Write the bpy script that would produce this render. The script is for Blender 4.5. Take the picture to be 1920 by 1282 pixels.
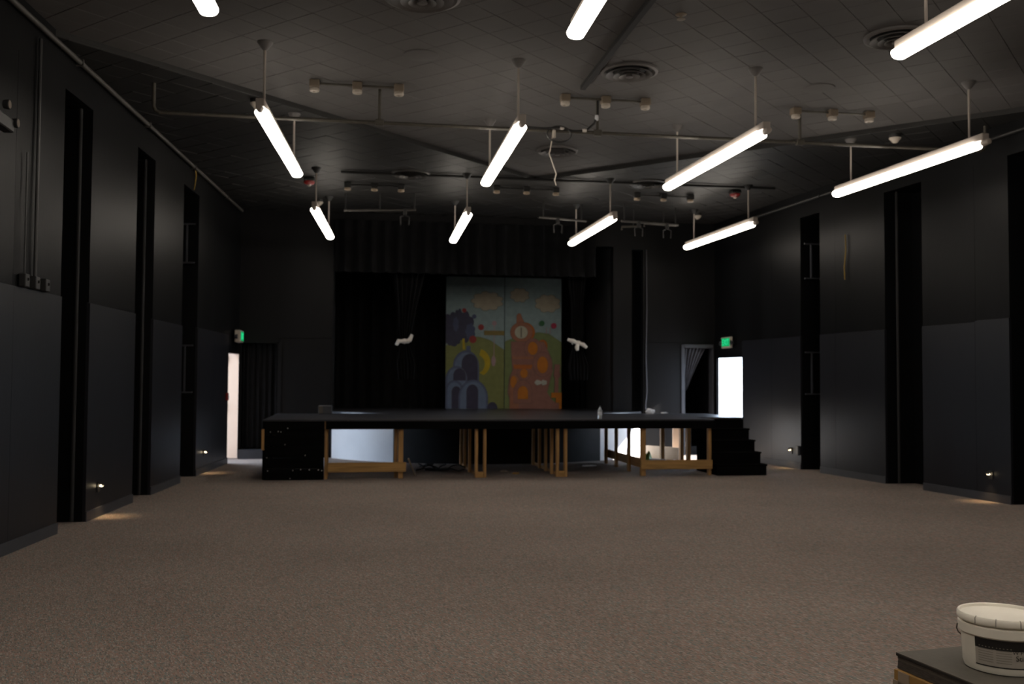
import bpy, bmesh, math, random
from mathutils import Vector, Matrix
random.seed(7)
scene = bpy.context.scene
C = scene.collection
for o in list(bpy.data.objects): bpy.data.objects.remove(o)
R = math.radians

# ------------------------------------------------------------------ camera
F = 1820.0; CX, CY = 960.0, 641.0; CAMH = 1.5
YAW = R(9.15); PITCH = math.atan(73.0 / F); ROLL = R(0.30)
FW = Vector((math.sin(YAW)*math.cos(PITCH), math.cos(YAW)*math.cos(PITCH), math.sin(PITCH)))
_r = Vector((math.cos(YAW), -math.sin(YAW), 0)); _u = _r.cross(FW)
RT = _r*math.cos(ROLL) + _u*math.sin(ROLL); UP = _u*math.cos(ROLL) - _r*math.sin(ROLL)
CAM = Vector((0, 0, CAMH))
cd = bpy.data.cameras.new('camera'); cam = bpy.data.objects.new('camera', cd); C.objects.link(cam)
cd.sensor_width = 36; cd.lens = 36*F/1920; cd.clip_start = .05; cd.clip_end = 200
m = Matrix((RT, UP, -FW)).transposed().to_4x4(); m.translation = CAM; cam.matrix_world = m
cd.dof.use_dof = True; cd.dof.focus_distance = 4.6; cd.dof.aperture_fstop = 3.2
scene.camera = cam
def ray(x, y): return FW + RT*((x-CX)/F) + UP*((CY-y)/F)
def onz(x, y, z): d = ray(x, y); return CAM + d*((z-CAMH)/d.z)
def ony(x, y, Y): d = ray(x, y); return CAM + d*(Y/d.y)

# ------------------------------------------------------------------ light and exposure
scene.view_settings.view_transform = 'Standard'; scene.view_settings.look = 'None'
scene.view_settings.gamma = 1; scene.view_settings.use_curve_mapping = False
scene.view_settings.exposure = 0.0
LAMP = 16.2            # radiance of the fluorescent lenses
SKY = 12.0             # daylight outside the two exit doors
w = bpy.data.worlds.new('overcast_sky'); scene.world = w; w.use_nodes = True
bg = w.node_tree.nodes['Background']; bg.inputs[0].default_value = (.66, .80, 1, 1); bg.inputs[1].default_value = SKY
sl = bpy.data.lights.new('sun', 'SUN'); sl.energy = 38; sl.angle = R(.6); sl.color = (1, .95, .88)
so = bpy.data.objects.new('sun', sl); C.objects.link(so); so.location = (20, 15, 15)
so.rotation_euler = Vector((-1, .10, -.72)).to_track_quat('-Z', 'Y').to_euler()

# ------------------------------------------------------------------ materials
def mat(name, col, rough=.6, var=.15, scale=8, bump=0, bscale=None, metal=0, spec=.5, emit=None, stretch=None, coat=0, trans=0):
    m = bpy.data.materials.new(name); m.use_nodes = True
    nt = m.node_tree; b = nt.nodes['Principled BSDF']
    b.inputs['Roughness'].default_value = rough; b.inputs['Metallic'].default_value = metal
    b.inputs['Specular IOR Level'].default_value = spec
    if coat: b.inputs['Coat Weight'].default_value = coat
    if trans: b.inputs['Transmission Weight'].default_value = trans
    tc = nt.nodes.new('ShaderNodeTexCoord'); mp = nt.nodes.new('ShaderNodeMapping')
    nt.links.new(tc.outputs['Object'], mp.inputs['Vector'])
    if stretch: mp.inputs['Scale'].default_value = stretch
    n = nt.nodes.new('ShaderNodeTexNoise'); n.inputs['Scale'].default_value = scale; n.inputs['Detail'].default_value = 5
    nt.links.new(mp.outputs[0], n.inputs['Vector'])
    r = nt.nodes.new('ShaderNodeValToRGB'); e = r.color_ramp.elements
    e[0].position = .25; e[1].position = .75
    e[0].color = tuple(max(0, c*(1-var)) for c in col) + (1,); e[1].color = tuple(c*(1+var) for c in col) + (1,)
    nt.links.new(n.outputs['Fac'], r.inputs[0]); nt.links.new(r.outputs[0], b.inputs['Base Color'])
    if bump:
        n2 = nt.nodes.new('ShaderNodeTexNoise'); n2.inputs['Scale'].default_value = bscale or scale*4
        nt.links.new(mp.outputs[0], n2.inputs['Vector'])
        bp = nt.nodes.new('ShaderNodeBump'); bp.inputs['Strength'].default_value = bump; bp.inputs['Distance'].default_value = .01
        nt.links.new(n2.outputs['Fac'], bp.inputs['Height']); nt.links.new(bp.outputs[0], b.inputs['Normal'])
    if emit:
        b.inputs['Emission Color'].default_value = tuple(emit[:3]) + (1,); b.inputs['Emission Strength'].default_value = emit[3]
    return m
def carpet():
    m = bpy.data.materials.new('carpet'); m.use_nodes = True; nt = m.node_tree; b = nt.nodes['Principled BSDF']
    b.inputs['Roughness'].default_value = .95; b.inputs['Specular IOR Level'].default_value = .1
    tc = nt.nodes.new('ShaderNodeTexCoord')
    mp = nt.nodes.new('ShaderNodeMapping'); mp.vector_type = 'TEXTURE'; mp.inputs['Rotation'].default_value = (0, 0, R(21)); mp.inputs['Scale'].default_value = (1/150, 1/45, 1)
    nt.links.new(tc.outputs['Object'], mp.inputs[0])
    v = nt.nodes.new('ShaderNodeTexVoronoi'); v.inputs['Scale'].default_value = 1.0; nt.links.new(mp.outputs[0], v.inputs['Vector'])
    sep = nt.nodes.new('ShaderNodeSeparateColor'); nt.links.new(v.outputs['Color'], sep.inputs[0])
    r = nt.nodes.new('ShaderNodeValToRGB'); cr = r.color_ramp; cr.interpolation = 'CONSTANT'
    cols = [(.0, (.155, .125, .102)), (.22, (.105, .090, .076)), (.40, (.175, .128, .102)), (.55, (.205, .175, .145)), (.70, (.175, .110, .088)), (.80, (.115, .125, .110)), (.91, (.145, .115, .098))]
    cols = [(p, tuple(c*f for c, f in zip(k, (1.44, 1.46, 1.54)))) for p, k in cols]
    cr.elements[0].position = 0; cr.elements[0].color = cols[0][1] + (1,)
    cr.elements[1].position = cols[1][0]; cr.elements[1].color = cols[1][1] + (1,)
    for p, c in cols[2:]:
        e = cr.elements.new(p); e.color = c + (1,)
    nt.links.new(sep.outputs[0], r.inputs[0])
    # broad wear
    n = nt.nodes.new('ShaderNodeTexNoise'); n.inputs['Scale'].default_value = .5; nt.links.new(tc.outputs['Object'], n.inputs['Vector'])
    mr = nt.nodes.new('ShaderNodeMapRange'); mr.inputs[1].default_value = .3; mr.inputs[2].default_value = .7; mr.inputs[3].default_value = .9; mr.inputs[4].default_value = 1.08
    nt.links.new(n.outputs['Fac'], mr.inputs[0])
    mx = nt.nodes.new('ShaderNodeVectorMath'); mx.operation = 'SCALE'
    nt.links.new(r.outputs[0], mx.inputs[0]); nt.links.new(mr.outputs[0], mx.inputs['Scale']); nt.links.new(mx.outputs[0], b.inputs['Base Color'])
    bp = nt.nodes.new('ShaderNodeBump'); bp.inputs['Strength'].default_value = .35; bp.inputs['Distance'].default_value = .004
    nt.links.new(v.outputs['Distance'], bp.inputs['Height']); nt.links.new(bp.outputs[0], b.inputs['Normal'])
    return m
def wood(name, col, axis):
    st = {'x': (1.5, 22, 22), 'y': (22, 1.5, 22), 'z': (22, 22, 1.5)}[axis]
    return mat(name, col, .7, .35, 1.6, .15, 3, stretch=st)
M = {
 'carpet': carpet(),
 'black_wall': mat('black_satin_wall_paint', (.0042, .0044, .0049), .42, .35, 1.3, .05, 30, stretch=(1, 1, .25), spec=.10),
 'black_wall2': mat('black_satin_panel_paint', (.0066, .0070, .0098), .40, .35, 1.1, .05, 26, stretch=(1, 1, .25), spec=.34),
 'back_paint': mat('black_back_wall_paint', (.0055, .0055, .0062), .5, .35, 1.3, .05, 30, stretch=(1, 1, .25), spec=.16),
 'black_flat': mat('flat_black_paint', (.008, .008, .009), .8, .3, 4),
 'base': mat('dark_blue_grey_baseboard', (.035, .037, .045), .5, .2, 4),
 'ceil_grey': mat('grey_ceiling_tile_paint', (.072, .067, .0655), .75, .07, 3, .1, 60),
 'ceil_black': mat('black_ceiling_tile_paint', (.0105, .010, .0095), .55, .3, 5, .1, 60),
 'gap': mat('dark_joint', (.02, .0185, .018), .9, .1, 5),
 'white_wall': mat('white_wall_paint', (.72, .74, .77), .6, .06, 2, .05, 40),
 'drape': mat('black_velour', (.0055, .0055, .006), .95, .4, 10, .2, 120, spec=.15),
 'drape2': mat('worn_black_curtain', (.0045, .0045, .0052), .9, .4, 7, .2, 90, spec=.15),
 'tie': mat('white_cloth', (.62, .58, .53), .9, .1, 20, .2),
 'deck': mat('scuffed_black_deck', (.030, .031, .038), .34, .5, 1.2, .06, 14, stretch=(1, 3, 1)),
 'black_board': mat('black_painted_board', (.005, .005, .005), .85, .35, 2.5, .1, 20, stretch=(.4, 1, 6), spec=.0),
 'wood_x': wood('pine_along_x', (.40, .225, .075), 'x'),
 'wood_y': wood('pine_along_y', (.36, .20, .075), 'y'),
 'wood_z': wood('pine_upright', (.39, .215, .075), 'z'),
 'white_metal': mat('white_enamel', (.52, .46, .41), .4, .05, 8),
 'grey_metal': mat('galvanised_conduit', (.075, .068, .056), .45, .2, 20, metal=.3),
 'brown_box': mat('tan_box', (.16, .125, .09), .6, .15, 10),
 'cream': mat('cream_plastic', (.40, .355, .30), .5, .06, 10),
 'red': mat('red_plastic', (.20, .012, .012), .4, .1, 10),
 'dull_pipe': mat('dull_dark_pipe', (.045, .041, .036), .6, .2, 12),
 'black_metal': mat('black_metal', (.012, .012, .012), .5, .2, 12),
 'cable': mat('black_cable', (.01, .01, .01), .5, .2, 30),
 'yellow': mat('yellow_cord', (.30, .19, .03), .7, .2, 30),
 'diff_grey': mat('grey_diffuser_paint', (.10, .093, .09), .6, .08, 12),
 'diff_dark': mat('dark_diffuser_throat', (.02, .019, .018), .8, .1, 12),
 'diff_black': mat('black_diffuser_paint', (.04, .037, .034), .45, .2, 12),
 'screw': mat('bright_screw', (.55, .53, .5), .5, .1, 30, metal=.2),
 'door': mat('cream_door_paint', (.88, .70, .57), .5, .04, 3),
 'concrete': mat('pale_concrete', (.55, .53, .5), .9, .12, 3, .1, 20),
 'plastic': mat('pail_plastic', (.93, .885, .77), .38, .04, 6),
 'label': mat('pail_label', (.46, .42, .365), .5, .04, 20),
 'ink': mat('black_ink', (.012, .011, .010), .5, .1, 20),
 'ink_soft': mat('grey_ink', (.27, .25, .21), .6, .1, 20),
 'sheet': mat('dark_grey_sheet', (.085, .075, .060), .7, .12, 14, .1, 80),
 'sheet2': mat('layered_sheet_edge', (.062, .052, .045), .9, .5, 30, .2, 90, stretch=(1, 1, 8)),
 'card': mat('brown_cardboard', (.33, .185, .05), .8, .08, 6),
 'tape': mat('tan_tape', (.30, .235, .17), .4, .1, 9),
 'bottle': mat('clear_plastic', (.75, .80, .82), .12, .05, 9, trans=.55),
 'paper': mat('white_paper', (.70, .72, .76), .8, .05, 10, .1),
 'green': mat('green_plastic', (.16, .30, .03), .5, .15, 12),
}
def emis(name, col, s):
    m = bpy.data.materials.new(name); m.use_nodes = True; nt = m.node_tree; nt.nodes.clear()
    e = nt.nodes.new('ShaderNodeEmission'); e.inputs[0].default_value = tuple(col) + (1,); e.inputs[1].default_value = s
    o = nt.nodes.new('ShaderNodeOutputMaterial'); nt.links.new(e.outputs[0], o.inputs[0]); return m
M['lamp'] = emis('fluorescent_lens', (1, .90, .78), LAMP)
M['exit_glow'] = emis('exit_green', (.01, .45, .14), .7)
M['exit_letter'] = emis('exit_letters', (.03, .85, .33), .9)
M['step_lamp'] = emis('step_lamp', (1, .80, .50), 6)

# ------------------------------------------------------------------ mesh helpers
class MB:
    def __init__(s): s.v = []; s.f = []
    def add(s, vs, fs):
        b = len(s.v); s.v += [tuple(v) for v in vs]; s.f += [tuple(b+i for i in f) for f in fs]; return s
    def box(s, x0, x1, y0, y1, z0, z1):
        return s.add([(x0,y0,z0),(x1,y0,z0),(x1,y1,z0),(x0,y1,z0),(x0,y0,z1),(x1,y0,z1),(x1,y1,z1),(x0,y1,z1)],
                     [(3,2,1,0),(4,5,6,7),(0,1,5,4),(1,2,6,5),(2,3,7,6),(3,0,4,7)])
    def cbox(s, x0, x1, y0, y1, z0, z1, c=.01):      # box with chamfered upright corners and top/bottom edges
        ring = lambda z, i: [(x0+c,y0+i,z),(x1-c,y0+i,z),(x1-i,y0+c,z),(x1-i,y1-c,z),(x1-c,y1-i,z),(x0+c,y1-i,z),(x0+i,y1-c,z),(x0+i,y0+c,z)]
        vs = []; n = 8
        for z, i in ((z0, c*.9), (z0+c, 0), (z1-c, 0), (z1, c*.9)): vs += ring(z, i)
        fs = [tuple(range(n-1, -1, -1)), tuple(3*n+i for i in range(n))]
        for k in range(3):
            for i in range(n): fs.append((k*n+i, k*n+(i+1) % n, (k+1)*n+(i+1) % n, (k+1)*n+i))
        return s.add(vs, fs)
    def prism(s, poly, z0, z1):
        n = len(poly); a = sum(poly[i][0]*poly[(i+1) % n][1]-poly[(i+1) % n][0]*poly[i][1] for i in range(n))
        if a < 0: poly = poly[::-1]
        return s.add([(p[0],p[1],z0) for p in poly]+[(p[0],p[1],z1) for p in poly],
                     [tuple(range(n-1,-1,-1)), tuple(range(n,2*n))]+[(i,(i+1) % n,n+(i+1) % n,n+i) for i in range(n)])
    def slab_xz(s, poly, y0, y1):                     # polygon drawn in x-z, thickness along y
        n = len(poly); a = sum(poly[i][0]*poly[(i+1) % n][1]-poly[(i+1) % n][0]*poly[i][1] for i in range(n))
        if a < 0: poly = poly[::-1]
        return s.add([(p[0],y0,p[1]) for p in poly]+[(p[0],y1,p[1]) for p in poly],
                     [tuple(range(n)), tuple(range(2*n-1,n-1,-1))]+[((i+1) % n,i,n+i,n+(i+1) % n) for i in range(n)])
    def tube(s, pts, r, n=8, cap=True):
        pts = [Vector(p) for p in pts]; rs = r if isinstance(r, (list, tuple)) else [r]*len(pts); vs = []
        nrm = None
        for i, p in enumerate(pts):
            t = (pts[min(i+1, len(pts)-1)] - pts[max(i-1, 0)]).normalized()
            if nrm is None:
                nrm = t.cross(Vector((0,0,1)) if abs(t.z) < .9 else Vector((1,0,0))).normalized()
            nrm = (nrm - t*nrm.dot(t)).normalized(); b = t.cross(nrm)
            vs += [p + (nrm*math.cos(2*math.pi*k/n) + b*math.sin(2*math.pi*k/n))*rs[i] for k in range(n)]
        fs = []
        for i in range(len(pts)-1):
            for k in range(n): fs.append((i*n+k, i*n+(k+1) % n, (i+1)*n+(k+1) % n, (i+1)*n+k))
        if cap: fs += [tuple(range(n-1,-1,-1)), tuple((len(pts)-1)*n+k for k in range(n))]
        return s.add(vs, fs)
    def lathe(s, prof, c=(0,0,0), n=32, axis='z', close=True):
        vs = []
        for r, h in prof:
            for k in range(n):
                a = 2*math.pi*k/n; x, y = r*math.cos(a), r*math.sin(a)
                p = {'z': (x, y, h), 'y': (x, -h, y), 'x': (h, x, y)}[axis]
                vs.append((c[0]+p[0], c[1]+p[1], c[2]+p[2]))
        fs = []
        for i in range(len(prof)-1):
            for k in range(n): fs.append((i*n+k, i*n+(k+1) % n, (i+1)*n+(k+1) % n, (i+1)*n+k))
        if close: fs += [tuple(range(n-1,-1,-1)), tuple((len(prof)-1)*n+k for k in range(n))]
        return s.add(vs, fs)
    def mesh(s, name, material, smooth=False, off=(0,0,0)):
        me = bpy.data.meshes.new(name); o = off
        me.from_pydata([(v[0]-o[0], v[1]-o[1], v[2]-o[2]) for v in s.v], [], s.f); me.update()
        bm = bmesh.new(); bm.from_mesh(me); bmesh.ops.recalc_face_normals(bm, faces=bm.faces); bm.to_mesh(me); bm.free()
        me.materials.append(M[material] if isinstance(material, str) else material)
        if smooth:
            me.polygons.foreach_set('use_smooth', [True]*len(me.polygons))
            me.set_sharp_from_angle(angle=R(40))
        return me
def tag(o, label=None, cat=None, group=None, kind=None):
    if label: o['label'] = label
    if cat: o['category'] = cat
    if group: o['group'] = group
    if kind: o['kind'] = kind
    return o
def thing(name, label, cat, loc=(0,0,0), rz=0, group=None, kind=None):
    o = bpy.data.objects.new(name, None); C.objects.link(o); o.location = loc; o.rotation_euler = (0,0,rz); o.empty_display_size = .1
    return tag(o, label, cat, group, kind)
def origin(o):
    v = Vector(o.location); p = o.parent
    while p: v += Vector(p.location); p = p.parent
    return v
def part(name, mb, material, parent=None, smooth=False, label=None, kind=None, local=False):
    """mb holds world coordinates unless local; a part's origin is its parent's origin"""
    off = (0,0,0) if (parent is None or local) else tuple(origin(parent))
    me = mb if isinstance(mb, bpy.types.Mesh) else mb.mesh(name, material, smooth, off)
    o = bpy.data.objects.new(name, me); C.objects.link(o)
    if parent: o.parent = parent
    return tag(o, label, kind=kind)
def single(name, mb, material, label, cat, base, group=None, smooth=False, kind=None):
    me = mb.mesh(name, material, smooth, base); o = bpy.data.objects.new(name, me); C.objects.link(o); o.location = base
    return tag(o, label, cat, group, kind)
def struct(name, mb, material, label=None, smooth=False, parent=None):
    o = part(name, mb, material, parent, smooth); 
    if parent is None: tag(o, label, None, None, 'structure')
    return o
_tx = {}
def text_mesh(body, size, material, depth=.0015):
    cu = bpy.data.curves.new('lettering', 'FONT'); cu.body = body; cu.size = size; cu.extrude = depth; cu.align_x = 'CENTER'; cu.align_y = 'CENTER'
    t = bpy.data.objects.new('lettering', cu); C.objects.link(t)
    dg = bpy.context.evaluated_depsgraph_get(); me = bpy.data.meshes.new_from_object(t.evaluated_get(dg))
    bpy.data.objects.remove(t); me.materials.clear(); me.materials.append(M[material]); return me

# ------------------------------------------------------------------ the room
ZG, ZB, ZTOP = 4.84, 4.775, 5.15          # grey coffer, black ceiling, top of slab
YB = 19.15; YREAR = -3.0
xl = lambda Y: -2.94 + .0735*(Y-8.83)
xr = lambda Y: 8.06 - .0899*(Y-10.9)
fl = MB().prism([(-4.6, YREAR-.3), (10.2, YREAR-.3), (8.1, YB+.35), (-2.9, YB+.35)], -.12, 0)
tag(struct('floor', fl, 'carpet'), 'brown flecked loop-pile carpet of the hall')
for nm, x0, x1 in (('ground_left', -9, -2.35), ('ground_right', 7.52, 14)):
    tag(struct(nm, MB().box(x0, x1, 14.5, 24, -.2, -.06), 'concrete'), 'pale concrete outside an exit door')

tag(struct('wall_shade_left', MB().box(-8, -2.95, 17.1, 17.35, -.06, 5), mat('shade_wall_brown', (.34, .25, .19), .9, .3, 6)), 'unseen brown wall added to shade the cream door exit')  # unseen wall added to keep open sky off the door leaf
def side_wall(name, xf, s, piers, slots, door, label):
    """s: -1 left, +1 right (direction into the wall). core mesh, children: sheets"""
    q = lambda Y, d: (xf(Y)+s*d, Y)
    seg = lambda mb, a, b, d0, d1, z0, z1: mb.prism([q(a,d0), q(b,d0), q(b,d1), q(a,d1)], z0, z1)
    mb = MB()
    seg(mb, YREAR-.2, 17.4, .45, .65, 0, ZTOP)                        # back of the slots
    for a, b in piers: seg(mb, a, min(b, 17.4), .02, .45, 0, 4.36)
    seg(mb, 17.4, door[0], .02, .08, 0, ZTOP)
    seg(mb, YREAR-.2, 17.4, .0, .45, 4.36, ZTOP)
    seg(mb, door[0], door[1], .02, .08, 2.02, ZTOP)
    seg(mb, door[1], YB+.1, .02, .04, 0, ZTOP)
    o = struct(name, mb, 'black_wall'); o['label'] = label
    return o, q, seg
def sheets(wall, seg, spans):
    for a, b, low in spans:
        part('panel', seg(MB(), a+.002, b-.002, -.012, .02, .0, low), 'black_wall2', wall)
        part('panel', seg(MB(), a+.002, b-.002, .0, .02, low+.004, 4.36), 'black_wall', wall)
DL = (18.03, 19.10); DR = (17.93, 19.02)
pl = [(YREAR, 10.04), (10.83, 12.44), (13.21, 14.71), (15.66, 18.03)]
wl, ql, segl = side_wall('wall_left', xl, -1, pl, None, DL, 'black satin panelled wall with tall dark slots and lit cream door')
sheets(wl, segl, [(YREAR, 1.5, 2.3), (1.5, 5.3, 2.3), (5.3, 7.72, 2.3), (7.72, 8.94, 2.3), (8.94, 10.04, 2.3), (10.83, 12.44, 2.3), (13.21, 14.71, 2.28), (15.66, 16.8, 2.3), (16.8, 18.02, 2.3)])
pr = [(YREAR, 10.25), (10.95, 12.6), (13.45, 15.2), (15.8, 17.93)]
wr, qr, segr = side_wall('wall_right', xr, 1, pr, None, DR, 'black satin panelled wall with tall dark slots and blazing open exit')
sheets(wr, segr, [(YREAR, 4, 2.3), (4, 8, 2.3), (8, 10.25, 2.3), (10.95, 11.55, 2.32), (11.55, 12.6, 2.3), (13.45, 14.75, 2.3), (14.75, 15.2, 2.3), (15.8, 16.8, 2.3), (16.8, 17.92, 2.3)])
for nm, seg, spans in (('baseboard_left', segl, pl), ('baseboard_right', segr, pr)):
    mb = MB()
    for a, b in spans: seg(mb, a+.001, b, -.024, -.0125, .0, .105)
    tag(struct(nm, mb, 'base'), 'low dark baseboard strip along the wall panels')
tag(struct('wall_rear', MB().box(-4.9, 10.4, YREAR-.3, YREAR, 0, ZTOP), 'black_wall'), 'black rear wall behind the viewer')

# back wall with two doorways, the proscenium opening and a slot
XC = 2.65
PX0, PX1 = -.44, 5.17
mb = MB()
bw = lambda x0, x1, z0, z1: mb.box(x0, x1, YB, YB+.2, z0, z1)
bw(-2.45, -2.17, 0, ZTOP); bw(-2.17, -1.46, 2.24, ZTOP); bw(-1.46, PX0, 0, ZTOP)
bw(PX0, PX1, 4.25, ZTOP); bw(PX1, 5.56, 0, ZTOP); bw(5.56, 5.80, 4.2, ZTOP); bw(5.80, 6.66, 0, ZTOP); bw(6.66, 7.30, 2.24, ZTOP); bw(7.30, 7.36, 0, ZTOP)
wb = struct('wall_back', mb, 'back_paint'); wb['label'] = 'black wall framing the stage opening and two side doorways'
# plywood seams on the wall right of the stage
for a, b, z0, z1 in ((5.84, 6.65, .05, 2.3), (5.84, 6.65, 2.31, 4.6), (-1.45, -.46, .05, 2.3), (-1.45, -.46, 2.31, 4.6)):
    part('panel', MB().box(a, b, YB-.012, YB, z0, z1), 'back_paint', wb)
for i, (x0, x1) in enumerate(((-2.17, -1.46), (6.66, 7.30))):
    t = MB()
    t.box(x0-.05 if i else x0, x0+.02, YB-.03, YB+.21, 0, 2.26); t.box(x1-.02, x1+.05 if not i else x1, YB-.03, YB+.21, 0, 2.26); t.box(x0, x1, YB-.03, YB+.21, 2.20, 2.27)
    tag(struct('trim_%d' % (i+1), t, ('back_paint', 'base')[i]), ('dark timber frame around the curtained doorway beside the lit cream door', 'dark timber frame around the doorway with the curtain swept aside')[i])
# lobbies behind the doorways and the slot, all closed
mb = MB()
for x0, x1 in ((-2.5, -1.1), (6.3, 7.36)):
    mb.box(x0, x0+.1, YB+.2, 21.2, 0, ZTOP); mb.box(x1-.06, x1, YB+.2, 21.2, 0, ZTOP); mb.box(x0, x1, 21.1, 21.3, 0, ZTOP); mb.box(x0, x1, YB+.2, 21.2, 2.5, 2.6); mb.box(x0, x1, YB+.2, 21.2, -.1, .165)
mb.box(5.5, 5.9, YB+.45, YB+.55, 0, ZTOP)
tag(struct('wall_lobby', mb, 'black_wall'), 'black walls of the small lobbies behind the doorways')
mb = MB(); mb.box(-2.17, -1.2, YB-.18, YB+.19, 0, .17); tag(struct('trim_3', mb, 'base'), 'dark raised step in front of the curtained doorway')

# stage house: curved apron wall, floor, inner walls
YC, RA = 21.1, 3.69
arc = lambda a: (XC + RA*math.sin(a), YC - RA*math.cos(a))
def arc_wall(a0, a1, z0, z1, th=.08, n=14):
    mb = MB(); P = [arc(a0+(a1-a0)*i/n) for i in range(n+1)]
    Q = [(XC+(p[0]-XC)*(RA-th)/RA, YC+(p[1]-YC)*(RA-th)/RA) for p in P]
    return mb.prism(P + Q[::-1], z0, z1)
A0 = -math.asin((XC-PX0)/RA); A1 = math.asin(1.95/RA)
for nm, a0, a1, mt, lb in (('wall_stage_left', A0, -A1, 'white_wall', 'white curved low wall under the stage near the cream door'),
                           ('wall_stage_centre', -A1, A1, 'black_flat', 'black curved low wall under the middle of the stage'),
                           ('wall_stage_right', A1, -A0, 'white_wall', 'white curved low wall under the stage beside the stud frames')):
    tag(struct(nm, arc_wall(a0, a1, 0, .74), mt, smooth=True), lb)
n = 24; P = [arc(A0 + (-A0-A0)*i/n) for i in range(n+1)]
sf = MB().prism(P + [(PX1, YB+.05), (PX1, 21.6), (PX0, 21.6), (PX0, YB+.05)], .74, .893)
tag(struct('floor_stage', sf, 'deck'), 'scuffed black floor of the old curved stage')
mb = MB(); mb.box(PX0-.2, PX1+.2, 21.6, 21.8, 0, ZTOP); mb.box(PX0-.2, PX0, YB+.2, 21.6, 0, ZTOP); mb.box(PX1, PX1+.2, YB+.2, 21.6, 0, ZTOP)
tag(struct('wall_stage_house', mb, 'black_flat'), 'black inner walls of the stage house')

# ceiling: slab, black field, grey coffer tiles laid at 45 degrees
ce = struct('ceiling', MB().prism([(-4.9, YREAR-.3), (10.4, YREAR-.3), (8.2, 22), (-3.0, 22)], ZG+.03, ZTOP), 'gap'); ce['label'] = 'hall ceiling with a raised grey tiled coffer inside a black tiled field'
UE, VE = 13.0, 8.93
S2 = math.sqrt(2)
ap = ((UE-VE)/S2, (UE+VE)/S2)
lx = xl(9)-.25; rx = xr(10)+.25
blackpoly = [(lx, VE*S2+lx), ap, (rx, UE*S2-rx), (xr(19)+.05, YB+.15), (xl(19)-.05, YB+.15)]
part('black_field', MB().prism(blackpoly, ZB+.024, ZG+.03), 'ceil_black', ce)
TS = .3335
def tile_mb(mb, cx, cy, z, ts=TS, g=.0014, ch=.003, tz=.024, tilt=(0,0)):
    h = ts/2-g; rot = lambda a, b: (cx+(a-b)/S2, cy+(a+b)/S2)
    vs = []
    for zz, hh in ((z+tz, h), (z+ch, h), (z, h-ch)):
        for a, b in ((-1,-1),(1,-1),(1,1),(-1,1)):
            p = rot(a*hh, b*hh); vs.append((p[0], p[1], zz + a*tilt[0] + b*tilt[1]))
    fs = [(8,11,10,9)] + [(k*4+i, (k+1)*4+i, (k+1)*4+(i+1) % 4, k*4+(i+1) % 4) for k in range(2) for i in range(4)]
    return mb.add(vs, fs)
grey = []; black = []
for i in range(-6, 60):
    for j in range(-10, 60):
        u = UE - TS*(i-20+.5); v = VE - TS*(j-20+.5)          # u along (1,1), v along (-1,1)
        x, y = (u-v)/S2, (u+v)/S2
        if y < YREAR or y > YB+.1 or x < xl(y)-.24 or x > xr(y)+.24: continue
        (grey if (u < UE and v < VE) else black).append((x, y))
def seen(x, y, z):
    d = Vector((x, y, z)) - CAM; k = d.dot(FW)
    if k < .5: return False
    px, py = CX + F*d.dot(RT)/k, CY - F*d.dot(UP)/k
    return -60 < px < 1980 and py > -60
vis = sorted([p for p in grey if seen(p[0], p[1], ZG)], key=lambda p: p[0]**2+p[1]**2)
near = set(vis[:300])
protos = []
for k in range(4):
    rr = random.Random(k)
    protos.append(tile_mb(MB(), 0, 0, 0, tilt=(rr.uniform(-.0007, .0007), rr.uniform(-.0007, .0007))).mesh('tile', 'ceil_grey'))
for n_, (x, y) in enumerate(vis[:300]):
    o = bpy.data.objects.new('tile', protos[n_ % 4]); C.objects.link(o); o.parent = ce; o.location = (x, y, ZG + random.uniform(0, .002))
mb = MB()
for p in grey:
    if p not in near: tile_mb(mb, p[0], p[1], ZG + random.uniform(0, .002), tilt=(random.uniform(-.001, .001), random.uniform(-.001, .001)))
part('tile_field', mb, 'ceil_grey', ce, kind='stuff')
mb = MB()
for p in black: tile_mb(mb, p[0], p[1], ZB + random.uniform(0, .003), tilt=(random.uniform(-.002, .002), random.uniform(-.002, .002)))
part('black_tile_field', mb, 'ceil_black', ce, kind='stuff')
def ceil_z(x, y): return ZG if ((x+y)/S2 < UE and (y-x)/S2 < VE) else ZB

# ------------------------------------------------------------------ doors
d1 = thing('door_1', 'cream door leaf swung outward at the exit beside the black curtain', None, (-2.2, 19.05, 0), kind='structure')
leaf = [(-2.192, 19.04), (-3.19, 19.19), (-3.197, 19.23), (-2.199, 19.085)]
part('leaf', MB().prism(leaf, .012, 1.99), 'door', d1)
part('panic_bar', MB().tube([(-2.40, 19.045, 1.0), (-3.05, 19.145, 1.0)], .02), 'grey_metal', d1)
part('door_closer', MB().box(-2.70, -2.4, 19.04, 19.10, 1.86, 1.93), 'grey_metal', d1)
mb = MB(); t = mb
for a, b in ((18.00, 18.03), (19.10, 19.125)): segl(mb, a, b, .0, .09, 0, 2.02)
segl(mb, 18.03, 19.10, .0, .09, 1.985, 2.02)
tag(struct('trim_4', mb, 'black_wall'), 'thin black steel frame of the exit with the cream door')
mb = MB()
for a, b in ((17.90, 17.93), (19.02, 19.04)): segr(mb, a, b, .0, .045, 0, 2.02)
segr(mb, 17.93, 19.02, .0, .09, 1.985, 2.02)
tag(struct('trim_5', mb, 'black_wall'), 'thin black steel frame of the blazing exit by the stairs')

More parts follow.
